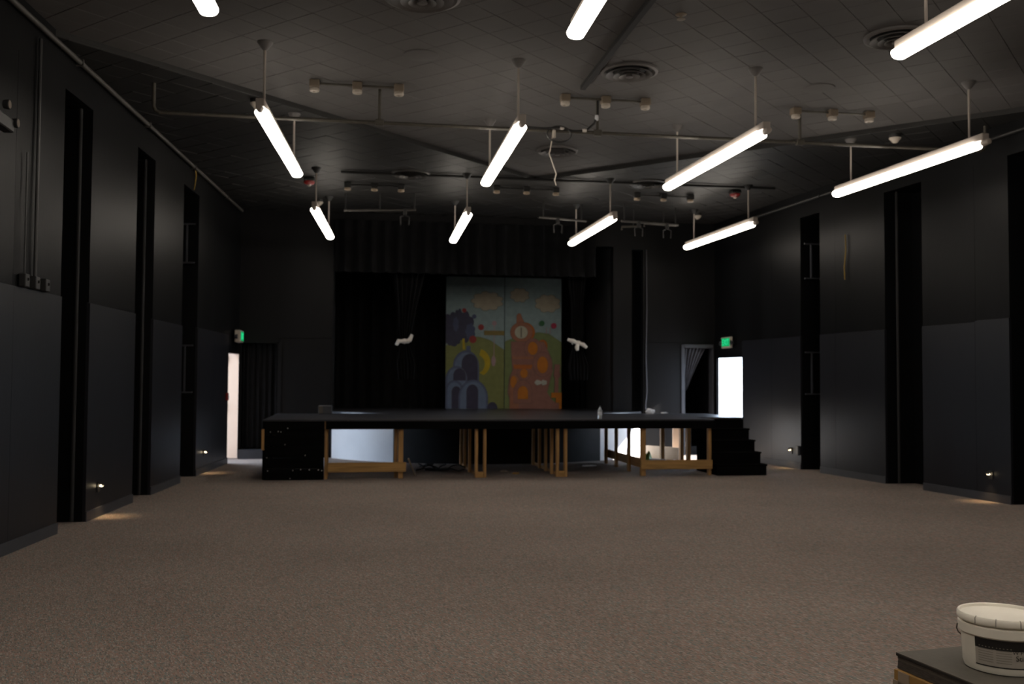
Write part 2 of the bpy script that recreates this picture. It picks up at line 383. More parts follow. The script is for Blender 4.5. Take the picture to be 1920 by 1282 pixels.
# ------------------------------------------------------------------ stage platform
ZS = .90; YF = 14.95
plat = thing('stage_platform', 'long black timber stage platform on open pine stud frames', 'stage', (XC, YF, 0))
XS0, XS1, XSR = -1.36, 5.72, 6.58
cuts = [XS0, -.1, 1.12, 2.34, 3.56, 4.78, XS1]
for a, b in zip(cuts[:-1], cuts[1:]): part('deck_sheet', MB().box(a+.002, b-.002, YF, 17.75, ZS-.022, ZS), 'deck', plat)
part('deck_sheet', MB().box(XS1+.002, XSR, 15.825, 17.75, ZS-.022, ZS), 'deck', plat)
for a, b in ((-.43, 2.0), (2.002, XS1)): part('fascia_board', MB().box(a, b, YF, YF+.038, .755, ZS-.023), 'black_board', plat)
part('rear_joist', MB().box(XS0, XSR, 17.70, 17.74, .75, ZS-.023), 'wood_x', plat)
for x in (-1.34, -.45, .70, 1.90, 3.20, 4.58, 5.64, 6.54): part('joist', MB().box(x, x+.038, YF+.04 if x < 5.7 else 15.9, 17.70, .76, ZS-.023), 'wood_y', plat)
# clad end of the platform: stacked black boards with screws
zb = [0.0, .165, .33, .50, .67, ZS-.023]
for k, (a, b) in enumerate(zip(zb[:-1], zb[1:])):
    part('skirt_board', MB().box(XS0+.034, -.455, YF-.03+.004*(k % 2), YF+.008, a+.004 if k else .002, b), 'black_board', plat)
part('end_panel', MB().box(XS0, XS0+.028, YF+.032, 16.1, .002, ZS-.023), 'black_board', plat)
sm = MB().lathe([(.008, 0), (.008, .006), (.005, .012)], n=8, axis='y').mesh('screw', 'screw')
s8 = lambda x, y: (470 + x*330/1920, 740 + y*180/1047)
for zx, zy in ((405,365),(330,405),(300,400),(215,405),(375,543),(595,660),(175,685),(185,830),(460,825),(545,815),(640,818),(738,820),(775,826),(345,920),(430,913),(535,918)):
    p = ony(*s8(zx, zy), YF-.03)
    if p.z > .02:
        o = bpy.data.objects.new('screw', sm); C.objects.link(o); o.parent = plat; o.location = Vector((p.x, YF-.03, p.z)) - Vector(plat.location)
stud = lambda x, y, z0=0.0, z1=.755, wx=.038, wy=.089, nm='stud': part(nm, MB().cbox(x-wx/2, x+wx/2, y, y+wy, z0, z1, .003), 'wood_z', plat)
for x, ys in ((-.425, (15.0, 15.5)), (-1.31, (15.3, 16.4)), (.70, (15.0, 15.45)), (1.87, (15.0, 15.9, 16.6, 17.2)), (3.155, (15.0, 15.45, 15.95, 16.5, 17.1)),
              (4.55, (15.0, 15.8, 16.6, 17.3)), (5.66, (15.0, 16.0))):
    for k, y in enumerate(ys): stud(x, y, wx=.075 if (k == 0 and x in (.70, 4.55)) else .045)
for x in (2.0, 3.285): stud(x, 15.0, wx=.045)
stud(.63, 15.1, wx=.05); part('stud', MB().cbox(-1.372, -1.33, YF-.032, YF-.0305+.06, .45, .76, .003), 'wood_z', plat)
for x0, x1 in ((1.85, 2.02), (3.13, 3.31)): part('foot_block', MB().box(x0, x1, 15.01, 15.08, .0, .09), 'wood_x', plat)
for x0, x1 in ((-.40, .78), (4.50, 5.69)): part('front_rail', MB().cbox(x0, x1, 14.965, 15.0, .105, .25, .004), 'wood_x', plat)
for x, y0, y1, z0, z1 in ((4.60, 15.05, 17.6, .11, .25), (3.20, 15.1, 17.5, .0, .04), (1.90, 15.1, 17.5, .0, .04)):
    part('side_rail', MB().box(x-.02, x+.02, y0, y1, z0, z1), 'wood_y', plat)
for px in (1243, 1279, 1292):
    p = ony(px, 830, 17.45); stud(p.x, 17.45, wx=.07)
p = ony(1204, 830, 17.0)
# stairs set into the right-hand corner, coming down towards the hall
st = thing('stair_block', 'black five step stair built against the end of the stage', 'stairs', (6.15, 15.4, 0))
ris = ZS/5; tr = .235
for k in range(4):
    y = 14.87 + tr*k; z = ris*(k+1)
    part('riser', MB().box(5.74, 6.57, y+.012, y+.03, ris*k-.004 if k else .001, z-.02), 'black_board', st)
    part('tread', MB().cbox(5.735, 6.585, y, y+tr+.034, z-.025, z, .006), 'black_board', st)
part('riser', MB().box(5.74, 6.57, 14.87+4*tr+.011, 14.87+4*tr+.028, ris*4-.004, ZS-.0245), 'black_board', st)
prof = [(14.89, 0)]
for k in range(4): prof += [(14.89+tr*k, ris*(k+1)-.03), (14.89+tr*(k+1), ris*(k+1)-.03)]
prof += [(14.89+4*tr, ZS-.03), (15.86, ZS-.03), (15.86, 0)]
for x in (5.745, 6.545):
    mb = MB(); n = len(prof)
    mb.add([(x, p[0], p[1]) for p in prof] + [(x+.02, p[0], p[1]) for p in prof], [tuple(range(n)), tuple(range(2*n-1, n-1, -1))] + [((i+1) % n, i, n+i, n+(i+1) % n) for i in range(n)])
    part('stringer', mb, 'black_board', st)

# ------------------------------------------------------------------ curtains
def drape(levels, folds, seed=0, th=.008, y=0, nx=None):
    """levels: (z, xc, half width, fold amplitude, dy). A closed thin cloth sheet with round folds"""
    rr = random.Random(seed); nx = nx or folds*8; ph = [rr.uniform(-.5, .5) for _ in range(nx+1)]; am = [rr.uniform(.6, 1.3) for _ in range(folds+2)]
    mb = MB(); vs = []; nl = len(levels)
    for side in (0, 1):
        for z, xc, hw, a, dy in levels:
            for i in range(nx+1):
                t = i/nx; f = t*folds; s = math.sin(2*math.pi*f + ph[i]*.25)
                vs.append((xc + hw*(2*t-1), y + dy + a*s*am[int(f)] + th*side, z))
    W = nx+1; fs = []
    for l in range(nl-1):
        for i in range(nx):
            a = l*W+i; b = a+1; c = b+W; d = a+W; o = nl*W
            fs += [(a, b, c, d), (o+d, o+c, o+b, o+a)]
        for i in (0, nx):
            a = l*W+i; fs.append((a, a+W, nl*W+a+W, nl*W+a))
    for i in range(nx):
        for l in (0, nl-1): a = l*W+i; fs.append((a, a+1, nl*W+a+1, nl*W+a))
    return mb.add(vs, fs)
vx0, vx1 = -.42, 4.78
lv = [(4.62, (vx0+vx1)/2, (vx1-vx0)/2, .035, 0), (4.1, (vx0+vx1)/2, (vx1-vx0)/2, .04, .0), (3.75, (vx0+vx1)/2, (vx1-vx0)/2, .055, -.01), (3.60, (vx0+vx1)/2, (vx1-vx0)/2, .075, -.02)]
single('valance_curtain', drape(lv, 20, 1, y=YB-.10), 'drape2', 'wide black pleated valance hanging across the stage opening top', 'curtain', (XC, YB-.10, 3.6), smooth=True)
bx0, bx1 = PX0+.02, PX1-.02
for k, (a, b) in enumerate(((bx0, 2.1), (4.45, bx1))):
    lv = [(z, (a+b)/2, (b-a)/2, .045, 0) for z in (4.8, 3, 1.6, .90)]
    single('stage_drape', drape(lv, 9 if k == 0 else 5, 2+k, y=21.46), 'drape', ('plain black backdrop drape on the purple tree side of the mural', 'flat black backdrop drape behind the painted orange house panel edge')[k], 'curtain', ((a+b)/2, 21.46, .9), smooth=True)
def tied(px, w_top, w_bot, zt, seed, label, xs):
    c = ony(px, 637, YB+.12)
    lv = [(4.55, c.x+xs, w_top, .05, 0), (3.8, c.x+xs*.8, w_top*.85, .05, 0), (3.0, c.x+xs*.4, w_top*.5, .045, 0), (zt+.15, c.x, .13, .04, 0), (zt, c.x, .075, .025, 0), (zt-.12, c.x, .12, .04, 0), (zt-.45, c.x+.02, w_bot, .05, 0), (zt-.75, c.x+.03, w_bot*.85, .05, 0)]
    cu = single('tied_curtain', drape(lv, 6, seed, y=YB+.12), 'drape', label, 'curtain', (c.x, YB+.12, zt-.75), smooth=True)
    return c, zt
cL, zt = tied(758, .42, .20, 2.27, 5, 'black curtain knotted with a white cloth beside the purple painted tree', .1)
cR, zt2 = tied(1082, .25, .22, 2.27, 6, 'black curtain knotted with a white cloth beside the orange painted house', -.02)
def cloth_tie(c, z, label, ends):
    t = thing('cloth_tie', label, 'tie', (c.x, YB+.06, z))
    mb = MB(); n = 16
    ring = [(c.x+.085*math.cos(2*math.pi*i/n), YB+.124+.07*math.sin(2*math.pi*i/n), z+.012*math.sin(4*math.pi*i/n)) for i in range(n+1)]
    part('loop', MB().tube(ring, .028, 8), 'tie', t, True)
    part('knot', MB().lathe([(.005, -.06), (.04, -.045), (.055, 0), (.04, .045), (.005, .06)], (c.x+ends[0][0]*.15, YB+.03, z), 12, 'x'), 'tie', t, True)
    for e in ends[1:]:
        pts = [(c.x+ends[0][0]*.15, YB+.02, z)] + [(c.x+dx, YB-.0, z+dz) for dx, dz in e]
        part('tail', MB().tube(pts, [.03]+[.045]*(len(pts)-2)+[.03], 8), 'tie', t, True)
cloth_tie(cL, 2.27, 'short white cloth tie on the curtain next to the purple painted tree', [(.0, 0), [(.10, .02), (.15, .13)], [(-.12, .0), (-.16, -.08)]])
cloth_tie(cR, 2.27, 'spread white cloth tie on the curtain next to the orange painted house', [(.0, 0), [(-.10, .04), (-.22, .07)], [(.10, -.03), (.17, -.09)], [(-.03, -.08), (-.02, -.15)]])
lv = [(z, -1.80, .33, .03, 0) for z in (2.19, 1.5, .8, .185)]
single('doorway_curtain', drape(lv, 6, 9, y=YB+.09), 'drape2', 'black pleated curtain closing the doorway beside the cream door', 'curtain', (-1.8, YB+.09, .18), smooth=True)
lv = [(2.19, 6.92, .235, .02, 0), (2.0, 6.865, .185, .02, 0), (1.7, 6.795, .11, .018, 0), (1.4, 6.73, .05, .012, 0), (1.33, 6.715, .033, .008, 0)]
single('swept_curtain', drape(lv, 6, 10, y=YB+.08), mat('grey_black_curtain', (.05, .05, .058), .9, .4, 7, .2, 90, spec=.2), 'dark curtain swept to one side in the doorway beside the blazing exit', 'curtain', (6.7, YB+.08, 1.33), smooth=True)

# ------------------------------------------------------------------ painted backdrop panels
YM = 20.75
pa = ony(835, 770, YM); pb = ony(1052, 770, YM)
mx0, mx1 = pa.x, pb.x; mz0, mz1 = .897, 3.74
zt_ = ony(835, 515, YM).z
def MP(zx, zy): return (mx0 + (zx-240)/(1198-240)*(mx1-mx0), mz0 + (1188-zy)/(1188-65)*(zt_-mz0))
msplit = MP(722, 0)[0]
pcol = {'sky': (.30, .40, .43), 'cloud': (.50, .43, .335), 'outline': (.10, .09, .085), 'hill': (.24, .255, .085), 'hill2': (.205, .255, .10), 'tree': (.05, .05, .10), 'tree2': (.075, .095, .19), 'red': (.36, .04, .04), 'pink': (.46, .30, .34),
        'blue': (.16, .215, .36), 'blue2': (.105, .135, .25), 'navy': (.045, .042, .09), 'yellow': (.56, .40, .01), 'house': (.34, .15, .125), 'house2': (.42, .165, .10), 'orange': (.62, .20, .01), 'orange2': (.55, .15, .02), 'green': (.03, .14, .05), 'crimson': (.42, .03, .08), 'cream': (.55, .52, .42), 'sign': (.28, .20, .06), 'white': (.55, .55, .52)}
pcol = {k: tuple(c*f for c, f in zip(v, (.74, .76, .74))) for k, v in pcol.items()}
PM = {k: mat('painted_'+k, v, .7, .12, 9) for k, v in pcol.items()}
pan = [thing('mural_panel', 'tall painted panel with blue arched houses, green hill and purple tree', 'mural', ((mx0+msplit)/2, YM, mz0)),
       thing('mural_panel', 'tall painted panel with an orange round windowed clock house', 'mural', ((mx1+msplit)/2, YM, mz0))]
part('board', MB().box(mx0, msplit-.008, YM, YM+.02, mz0, mz1), PM['sky'], pan[0])
part('board', MB().box(msplit+.008, mx1, YM, YM+.02, mz0, mz1), PM['sky'], pan[1])
lay = [0, 0]
def paint(k, name, pts, col, out=None):
    lim = ((mx0, msplit-.008), (msplit+.008, mx1))[k]
    q = [MP(*p) for p in pts]; q = [(min(max(x, lim[0]), lim[1]), max(z, mz0)) for x, z in q]
    if out:
        cx = sum(p[0] for p in q)/len(q); cz = sum(p[1] for p in q)/len(q)
        o2 = []
        for x, z in q:
            d = math.hypot(x-cx, z-cz) or 1; o2.append((min(max(x+(x-cx)/d*out, lim[0]), lim[1]), max(z+(z-cz)/d*out, mz0)))
        lay[k] += 1; part(name+'_outline', MB().slab_xz(o2, YM-.0008*lay[k], YM+.001), PM['outline'], pan[k])
    lay[k] += 1
    part(name, MB().slab_xz(q, YM-.0008*lay[k], YM+.001), PM[col], pan[k])
def ell(cx, cy, rx, ry, n=28, a0=0, a1=360): return [(cx+rx*math.cos(R(a0+(a1-a0)*i/n)), cy+ry*math.sin(R(a0+(a1-a0)*i/n))) for i in range(n + (0 if a1-a0 == 360 else 1))]
def cloud(cx, cy, rx, ry, n, seed):
    rr = random.Random(seed); pts = []
    for k in range(n):
        a = 360*k/n; w_ = 360/n
        for t in (0, .2, .4, .6, .8):
            b = .86 + .2*math.sin(math.pi*t); pts.append((cx + rx*b*math.cos(R(a+w_*t)), cy + ry*b*math.sin(R(a+w_*t))))
    return pts
def arch(x0, x1, ytop, ybot, n=16):
    r = (x1-x0)/2; cx = (x0+x1)/2; ry = min(r*1.25, ybot-ytop-1)
    return [(x0, ybot)] + [(cx - r*math.cos(math.pi*i/n), ytop+ry - ry*math.sin(math.pi*i/n)) for i in range(n+1)] + [(x1, ybot)]
# left panel
paint(0, 'painted_hill', [(240, 1188), (240, 660), (330, 600), (430, 580), (520, 585), (600, 610), (722, 690), (722, 1188)], 'hill', .006)
paint(0, 'painted_cloud', cloud(578, 280, 128, 78, 9, 1), 'cloud', .008)
for c_, rx_, ry_, cc in (((285, 520), 75, 140, 'tree'), ((390, 500), 80, 130, 'tree'), ((345, 430), 40, 80, 'tree'), ((300, 610), 60, 55, 'tree'), ((440, 540), 40, 70, 'tree2'), ((320, 480), 22, 60, 'tree2')):
    paint(0, 'painted_tree', cloud(c_[0], c_[1], rx_, ry_, 7, 3), cc)
for x, y, r_, cc in ((388, 362, 18, 'red'), (470, 412, 18, 'tree2'), (527, 502, 24, 'red'), (636, 466, 20, 'pink'), (460, 605, 30, 'red')):
    paint(0, 'painted_lollipop', ell(x, y, r_, r_*1.05, 18), cc)
paint(0, 'painted_stick', [(634, 486), (638, 486), (638, 740), (632, 740)], 'pink')
paint(0, 'painted_flower', ell(632, 785, 18, 45, 16), 'pink')
paint(0, 'painted_signboard', [(553, 530), (720, 530), (720, 568), (553, 568)], 'sign', .005)
yo = ell(500, 800, 105, 118, 20, -75, 62); yi = ell(490, 812, 70, 78, 20, -70, 68)
paint(0, 'painted_slide', yo + yi[::-1], 'yellow', None)
paint(0, 'painted_slide', [(375, 600), (392, 598), (396, 690), (378, 690)], 'yellow')
paint(0, 'painted_house', [(410, 660), (440, 660), (445, 720), (405, 720)], 'blue2')
for x0, x1, y0, y1, ins in ((300, 512, 700, 1000, (370, 500, 728, 960)), (240, 415, 832, 1188, (302, 402, 850, 950)), (240, 380, 950, 1188, (290, 362, 1000, 1188)), (345, 585, 945, 1188, (410, 505, 985, 1188))):
    paint(0, 'painted_house', arch(x0, x1, y0, y1), 'blue2', .005)
    paint(0, 'painted_house', arch(x0+14, x1-14, y0+16, y1), 'blue')
    paint(0, 'painted_window', arch(*ins), 'navy', .004)
paint(0, 'painted_shrub', arch(580, 665, 1130, 1188), 'navy')
# right panel
paint(1, 'painted_hill', [(724, 1188), (724, 620), (800, 590), (1000, 540), (1090, 550), (1198, 620), (1198, 1188)], 'hill2', .006)
paint(1, 'painted_cloud', cloud(846, 225, 78, 58, 8, 4), 'cloud', .008)
paint(1, 'painted_cloud', cloud(1082, 292, 105, 75, 8, 5), 'cloud', .008)
paint(1, 'painted_house', [(820, 480), (822, 400), (835, 380), (855, 382), (868, 420), (895, 470)], 'house2', .005)
paint(1, 'painted_house', arch(1000, 1080, 600, 730), 'orange2', .004)
paint(1, 'painted_house', ell(880, 540, 95, 85, 28), 'orange2', .005)
paint(1, 'painted_house', ell(862, 540, 92, 85, 28), 'house2', .005)
paint(1, 'painted_house', [(775, 620), (1050, 620), (1115, 760), (1125, 860), (1090, 1000), (1080, 1050), (1130, 1120), (1198, 1150), (1198, 1188), (790, 1188), (750, 1050), (765, 920), (790, 860), (780, 760)], 'house', .006)
paint(1, 'painted_clock', ell(860, 540, 54, 54, 24), 'cream', .004)
paint(1, 'painted_clock_hand', [(856, 500), (864, 500), (864, 582), (856, 582)], 'outline')
paint(1, 'painted_window_rim', ell(958, 675, 72, 85, 24), 'house', .005)
paint(1, 'painted_window', ell(957, 675, 42, 56, 24), 'orange', .004)
paint(1, 'painted_window_rim', ell(1040, 810, 82, 105, 26), 'house', .005)
paint(1, 'painted_window', ell(1040, 815, 46, 72, 24), 'orange', .004)
paint(1, 'painted_window_rim', ell(885, 885, 58, 62, 24), 'house', .005)
paint(1, 'painted_window', ell(884, 888, 32, 40, 20), 'orange', .004)
paint(1, 'painted_balcony', [(780, 742), (965, 742), (965, 768), (785, 768)], 'house2', .004)
paint(1, 'painted_balcony', [(795, 815), (955, 815), (945, 850), (800, 850)], 'orange2', .004)
paint(1, 'painted_window_rim', arch(765, 840, 900, 1188), 'house2', .005)
paint(1, 'painted_window', ell(797, 960, 27, 50, 20), 'orange', .004)
paint(1, 'painted_window_rim', arch(800, 950, 945, 1140), 'house', .005)
paint(1, 'painted_window', arch(832, 918, 995, 1105), 'orange', .004)
for x in (1000, 1050): paint(1, 'painted_blossom', cloud(x, 965, 26, 22, 5, 2), 'white')
for x, y, r_, cc in ((1032, 462, 22, 'green'), (1132, 482, 23, 'crimson')): paint(1, 'painted_lollipop', ell(x, y, r_, r_*1.05, 18), cc)
for x in (1070, 1100): paint(1, 'painted_stick', [(x, 500), (x+5, 500), (x+3, 550), (x-2, 550)], 'pink')
paint(1, 'painted_column', [(1140, 810), (1185, 810), (1182, 870), (1190, 910), (1172, 930), (1172, 1050), (1138, 1050), (1142, 930), (1132, 905)], 'house', .004)
paint(1, 'painted_steps', [(1112, 1050), (1198, 1050), (1198, 1188), (1180, 1188), (1180, 1135), (1150, 1135), (1150, 1092), (1112, 1092)], 'orange', .004)

# ------------------------------------------------------------------ fluorescent fixtures
FIX = [  # near end, far end (centre of lens, z 4.1) measured on the lamp plane, label
 ((-1.20, 4.15), (-1.05, 7.03), 'row0', 'the curtained doorway side wall', 0), ((1.56, 4.15), (1.60, 7.0), 'row0', '', 1), ((4.30, 4.15), (4.22, 7.0), 'row0', '', 2), ((6.95, 4.15), (6.80, 7.0), 'row0', '', 3),
 ((-.93, 9.62), (-.76, 12.45), 'row1', '', 0), ((1.64, 9.72), (1.67, 12.55), 'row1', '', 1), ((4.18, 9.55), (4.10, 12.44), 'row1', '', 2), ((6.69, 9.57), (6.53, 12.44), 'row1', '', 3),
 ((-.64, 15.05), (-.48, 17.95), 'row2', '', 0), ((1.71, 15.05), (1.77, 18.0), 'row2', '', 1), ((4.04, 15.0), (4.01, 17.9), 'row2', '', 2), ((6.43, 15.08), (6.31, 17.98), 'row2', '', 3),
 ((-1.28, .9), (-1.18, 3.75), 'fill_row8', '', 0), ((1.5, .9), (1.54, 3.75), 'fill_row8', '', 1), ((4.36, .9), (4.3, 3.75), 'fill_row8', '', 2), ((7.1, .9), (6.95, 3.75), 'fill_row8', '', 3),  # this row and the next: added out of view to brighten near floor and pail
 ((-1.4, -2.3), (-1.3, .55), 'fill_row9', '', 0), ((1.48, -2.3), (1.5, .55), 'fill_row9', '', 1), ((4.42, -2.3), (4.36, .55), 'fill_row9', '', 2), ((7.25, -2.3), (7.1, .55), 'fill_row9', '', 3)]
ROW = {'row0': 'row over the paint pail', 'row1': 'row under the long conduit', 'row2': 'row nearest the stage', 'fill_row8': 'unseen added row overhead', 'fill_row9': 'unseen added rearmost row'}
COLM = ['beside the cream door wall', 'second from the cream door wall', 'second from the blazing exit wall', 'beside the blazing exit wall']
LF = 2.86
def ubar(y0, y1, prof):
    mb = MB(); n = len(prof); return mb.add([(p[0], y0, p[1]) for p in prof] + [(p[0], y1, p[1]) for p in prof], [tuple(range(n)), tuple(range(2*n-1, n-1, -1))] + [((i+1) % n, i, n+i, n+(i+1) % n) for i in range(n)])
lens_prof = [(.040, .084), (.064, .070), (.071, .050), (.068, .032), (.056, .014), (.038, .004), (.015, 0), (-.015, 0), (-.038, .004), (-.056, .014), (-.068, .032), (-.071, .050), (-.064, .070), (-.040, .084)]
me_h = MB().cbox(-.041, .041, -.12, LF, .075, .15, .006).mesh('housing', 'white_metal')
me_l = [ubar(.02, LF/2-.006, lens_prof).mesh('lens', 'lamp'), ubar(LF/2+.006, LF, [(x*.985, z+.002) for x, z in lens_prof]).mesh('lens', 'lamp')]
me_s = MB().lathe([(.012, -.10), (.03, -.095), (.034, -.05), (.034, -.005), (.03, .016)], (0, 0, .048), 14, 'y').mesh('lampholder', 'white_metal', True)
for v in me_s.vertices: v.co.y = -v.co.y-.085
me_e = MB().cbox(-.04, .04, -.125, -.118, .08, .145, .003).mesh('end_plate', 'white_metal')
for (nx_, ny_), (fx_, fy_), row, _, col in FIX:
    ang = math.atan2(fx_-nx_, fy_-ny_)
    t = thing('fluorescent_fixture', 'lit tube fixture in the ' + ROW[row] + ', ' + COLM[col], 'ceiling light', (nx_, ny_, 4.055), -ang, group='pendant fluorescent fixtures')
    for me in (me_h, me_l[0], me_l[1], me_s, me_e):
        o = bpy.data.objects.new(me.name, me); C.objects.link(o); o.parent = t
    for yy in (.14, LF-.36):
        wx, wy = nx_+math.sin(ang)*yy, ny_+math.cos(ang)*yy
        top = ceil_z(wx, wy) - 4.055
        part('rod', MB().tube([(0, yy, .14), (0, yy, top-.05)], .0125, 10), 'white_metal', t, True, local=True)
        part('canopy', MB().lathe([(.016, top-.085), (.030, top-.075), (.075, top-.012), (.078, top-.0005)], (0, yy, 0), 20), 'diff_grey' if top > .72 and row != 'row2' else 'black_metal', t, True, local=True)

# ------------------------------------------------------------------ ceiling fittings
def diffuser(x, y, r, label, black=False):
    z = ceil_z(x, y); t = thing('air_diffuser', label, 'air vent', (x, y, z), group='round ceiling air diffusers')
    mm = 'diff_black' if black else 'diff_grey'
    part('throat', MB().lathe([(r*.86, z-.006), (r*.86, z-.0005)], (x, y, 0), 40), 'diff_dark', t)
    part('rim', MB().lathe([(r, z-.0005), (r*.99, z-.02), (r*.90, z-.03), (r*.80, z-.012), (r*.80, z-.0005)], (x, y, 0), 48, close=False), mm, t, True)
    for k, (ra, rb, d0, d1) in enumerate(((.58, .80, .016, .05), (.38, .56, .022, .062), (.20, .36, .028, .070))):
        part('cone_ring', MB().lathe([(r*ra, z-d0), (r*rb, z-d1), (r*rb, z-d1+.006), (r*ra, z-d0+.006)], (x, y, 0), 40, close=False), mm, t, True)
    part('hub', MB().lathe([(r*.02, z-.075), (r*.13, z-.07), (r*.10, z-.008)], (x, y, 0), 20), mm, t, True)
for px, py, r, lb, bl in ((1180, 133, .31, 'round grey air diffuser beside the black ceiling batten', 0), (1045, 282, .30, 'round grey air diffuser above the dangling wire', 0), (770, 325, .32, 'round black air diffuser on the cream door side of the ceiling', 1),
                          (1215, 343, .32, 'round black air diffuser on the blazing exit side of the ceiling', 1), (1680, 68, .30, 'round grey air diffuser behind the lamp nearest the pail', 0), (792, -8, .34, 'large round grey air diffuser near the flat cover plate', 0)):
    z = ZB if bl else ZG; p = onz(px, py, z); diffuser(p.x, p.y, r, lb, bool(bl))
for px, py, lb in ((790, 103, 'flat round ceiling cover plate on the cream door side'), (1535, 165, 'flat round ceiling cover plate on the blazing exit side')):
    p = onz(px, py, ZG); single('cover_plate', MB().lathe([(.15, ZG-.012), (.175, ZG-.008), (.18, ZG-.0005)], (p.x, p.y, 0), 36), 'ceil_grey', lb, 'cover plate', (p.x, p.y, ZG), 'round ceiling cover plates', True)
p0 = onz(1093, 160, ZG); p1 = onz(1225, -20, ZG)
single('ceiling_batten', MB().cbox(p0.x-.03, p0.x+.03, p1.y-.8, p0.y, ZG-.055, ZG-.0005, .006), 'black_flat', 'straight black batten fixed along the grey ceiling', 'batten', (p0.x, p0.y, ZG))
p = onz(1277, 27, ZG)
t = thing('sprinkler_head', 'small brass sprinkler head on the grey ceiling', 'sprinkler', (p.x, p.y, ZG))
part('escutcheon', MB().lathe([(.014, ZG-.02), (.05, ZG-.006), (.052, ZG-.0005)], (p.x, p.y, 0), 20), 'brown_box', t, True)
part('deflector', MB().lathe([(.012, ZG-.05), (.04, ZG-.047), (.04, ZG-.043), (.01, ZG-.038), (.01, ZG-.018)], (p.x, p.y, 0), 12), 'brown_box', t)

# the long conduit below the coffer
YK, ZK = 11.13, 4.45
cnd = thing('hanging_conduit', 'long galvanised conduit slung across the room below the ceiling', 'conduit', (XC, YK, ZK))
xk0, xk1 = -2.24, 7.88
part('run', MB().tube([(xk0+.06, YK, ZK), (xk1-.06, YK, ZK)], .021, 10), 'grey_metal', cnd, True)
for xk, s in ((xk0, 1), (xk1, -1)):
    part('riser', MB().tube([(xk+s*.07, YK, ZK), (xk+s*.02, YK, ZK+.02), (xk, YK, ZK+.07), (xk, YK, ceil_z(xk, YK)-.001)], .021, 10), 'grey_metal', cnd, True)
for xk in (.24, 2.81, 5.37):
    part('hanger', MB().tube([(xk, YK, ZK), (xk, YK, ceil_z(xk, YK)-.001)], .019, 10), 'grey_metal', cnd, True)
    part('clamp', MB().cbox(xk-.05, xk+.05, YK-.03, YK+.03, ZK-.035, ZK+.035, .008), 'grey_metal', cnd)
def box_row(pts, z, black, label):
    ps = [onz(a, b, z-.05) for a, b in pts]; y = sum(p.y for p in ps)/len(ps)
    t = thing('lampholder_row', label, 'lampholders', (ps[1].x, y, z), group='rows of three lampholder boxes')
    part('raceway', MB().tube([(ps[0].x, y, z-.035), (ps[-1].x, y, z-.035)], .014, 8), 'black_metal' if black else 'grey_metal', t, True)
    for p in ps:
        b = part('box', MB().cbox(p.x-.055, p.x+.055, y-.055, y+.055, z-.085, z-.0005, .008), 'black_metal' if black else 'brown_box', t)
        part('lampholder', MB().lathe([(.028, z-.085), (.05, z-.087), (.056, z-.108), (.05, z-.125), (.022, z-.128), (.02, z-.11)], (p.x, y, 0), 18), 'cream' if not black else 'tape', b, True)
box_row(((590, 160), (670, 162), (748, 167)), ZG, False, 'three tan lampholder boxes above the conduit on the cream door side')
box_row(((1060, 185), (1135, 190), (1210, 193)), ZG, False, 'three tan lampholder boxes between the black batten and the coiled cable')
box_row(((1492, 210), (1560, 214), (1630, 217)), ZG, False, 'three tan lampholder boxes above the conduit on the blazing exit side')
box_row(((652, 351), (702, 350), (753, 348)), ZB, True, 'three black lampholder boxes on the cream door side of the ceiling')
box_row(((931, 354), (987, 356), (1043, 357)), ZB, True, 'three black lampholder boxes under the tip of the dangling wire')
box_row(((1201, 363), (1244, 369), (1287, 375)), ZB, True, 'three black lampholder boxes on the blazing exit side of the ceiling')
a = onz(640, 331, ZB-.03); b = onz(1470, 346, ZB-.03)
single('ceiling_conduit', MB().tube([(a.x, (a.y+b.y)/2, ZB-.03), (b.x, (a.y+b.y)/2, ZB-.03)], .022, 8), 'black_metal', 'black conduit run across the black ceiling behind the grey coffer tip', 'conduit', (a.x, (a.y+b.y)/2, ZB-.03), smooth=True)
# coiled cable and dangling wire on the conduit
cab = thing('coiled_cable', 'loose black cable coiled on the galvanised conduit with a dangling wire', 'cable', (2.4, YK, ZK))
yk = YK-.04
part('swag', MB().tube([(1.95, yk, ZK+.02), (2.15, yk, ZK+.015), (2.33, yk, ZK+.035), (2.5, yk, ZK), (2.66, yk, ZK+.01), (2.76, yk, ZK+.10), (2.80, yk, ZK+.2), (2.80, yk, ZG-.01)], .013, 8), 'cable', cab, True)
part('coil', MB().tube([(2.33+.145*math.cos(R(15*k)), yk-.004*k/3, ZK-.055+.095*math.sin(R(15*k))) for k in range(49)], .007, 6), 'cable', cab, True)
part('plug', MB().lathe([(.01, ZK-.10), (.02, ZK-.095), (.022, ZK-.01), (.012, ZK+.0)], (2.27, yk-.02, 0), 12), 'cream', cab, True)
part('tape_wrap', MB().lathe([(.02, -.03), (.024, 0), (.02, .03)], (2.79, yk, ZK+.17), 12), 'paper', cab, True)
for xx in (2.37, 2.64): part('tape_wrap', MB().lathe([(.018, -.025), (.022, 0), (.018, .025)], (xx, yk, ZK+.03 if xx < 2.5 else ZK+.012), 10, 'x'), 'tie', cab, True)
wp = [ony(px, py, YK-.03) for px, py in ((1037, 248), (1034, 268), (1030, 288), (1036, 306), (1043, 326), (1040, 338), (1043, 348))]
part('wire', MB().tube(wp, .007, 8), 'cream', cab, True)
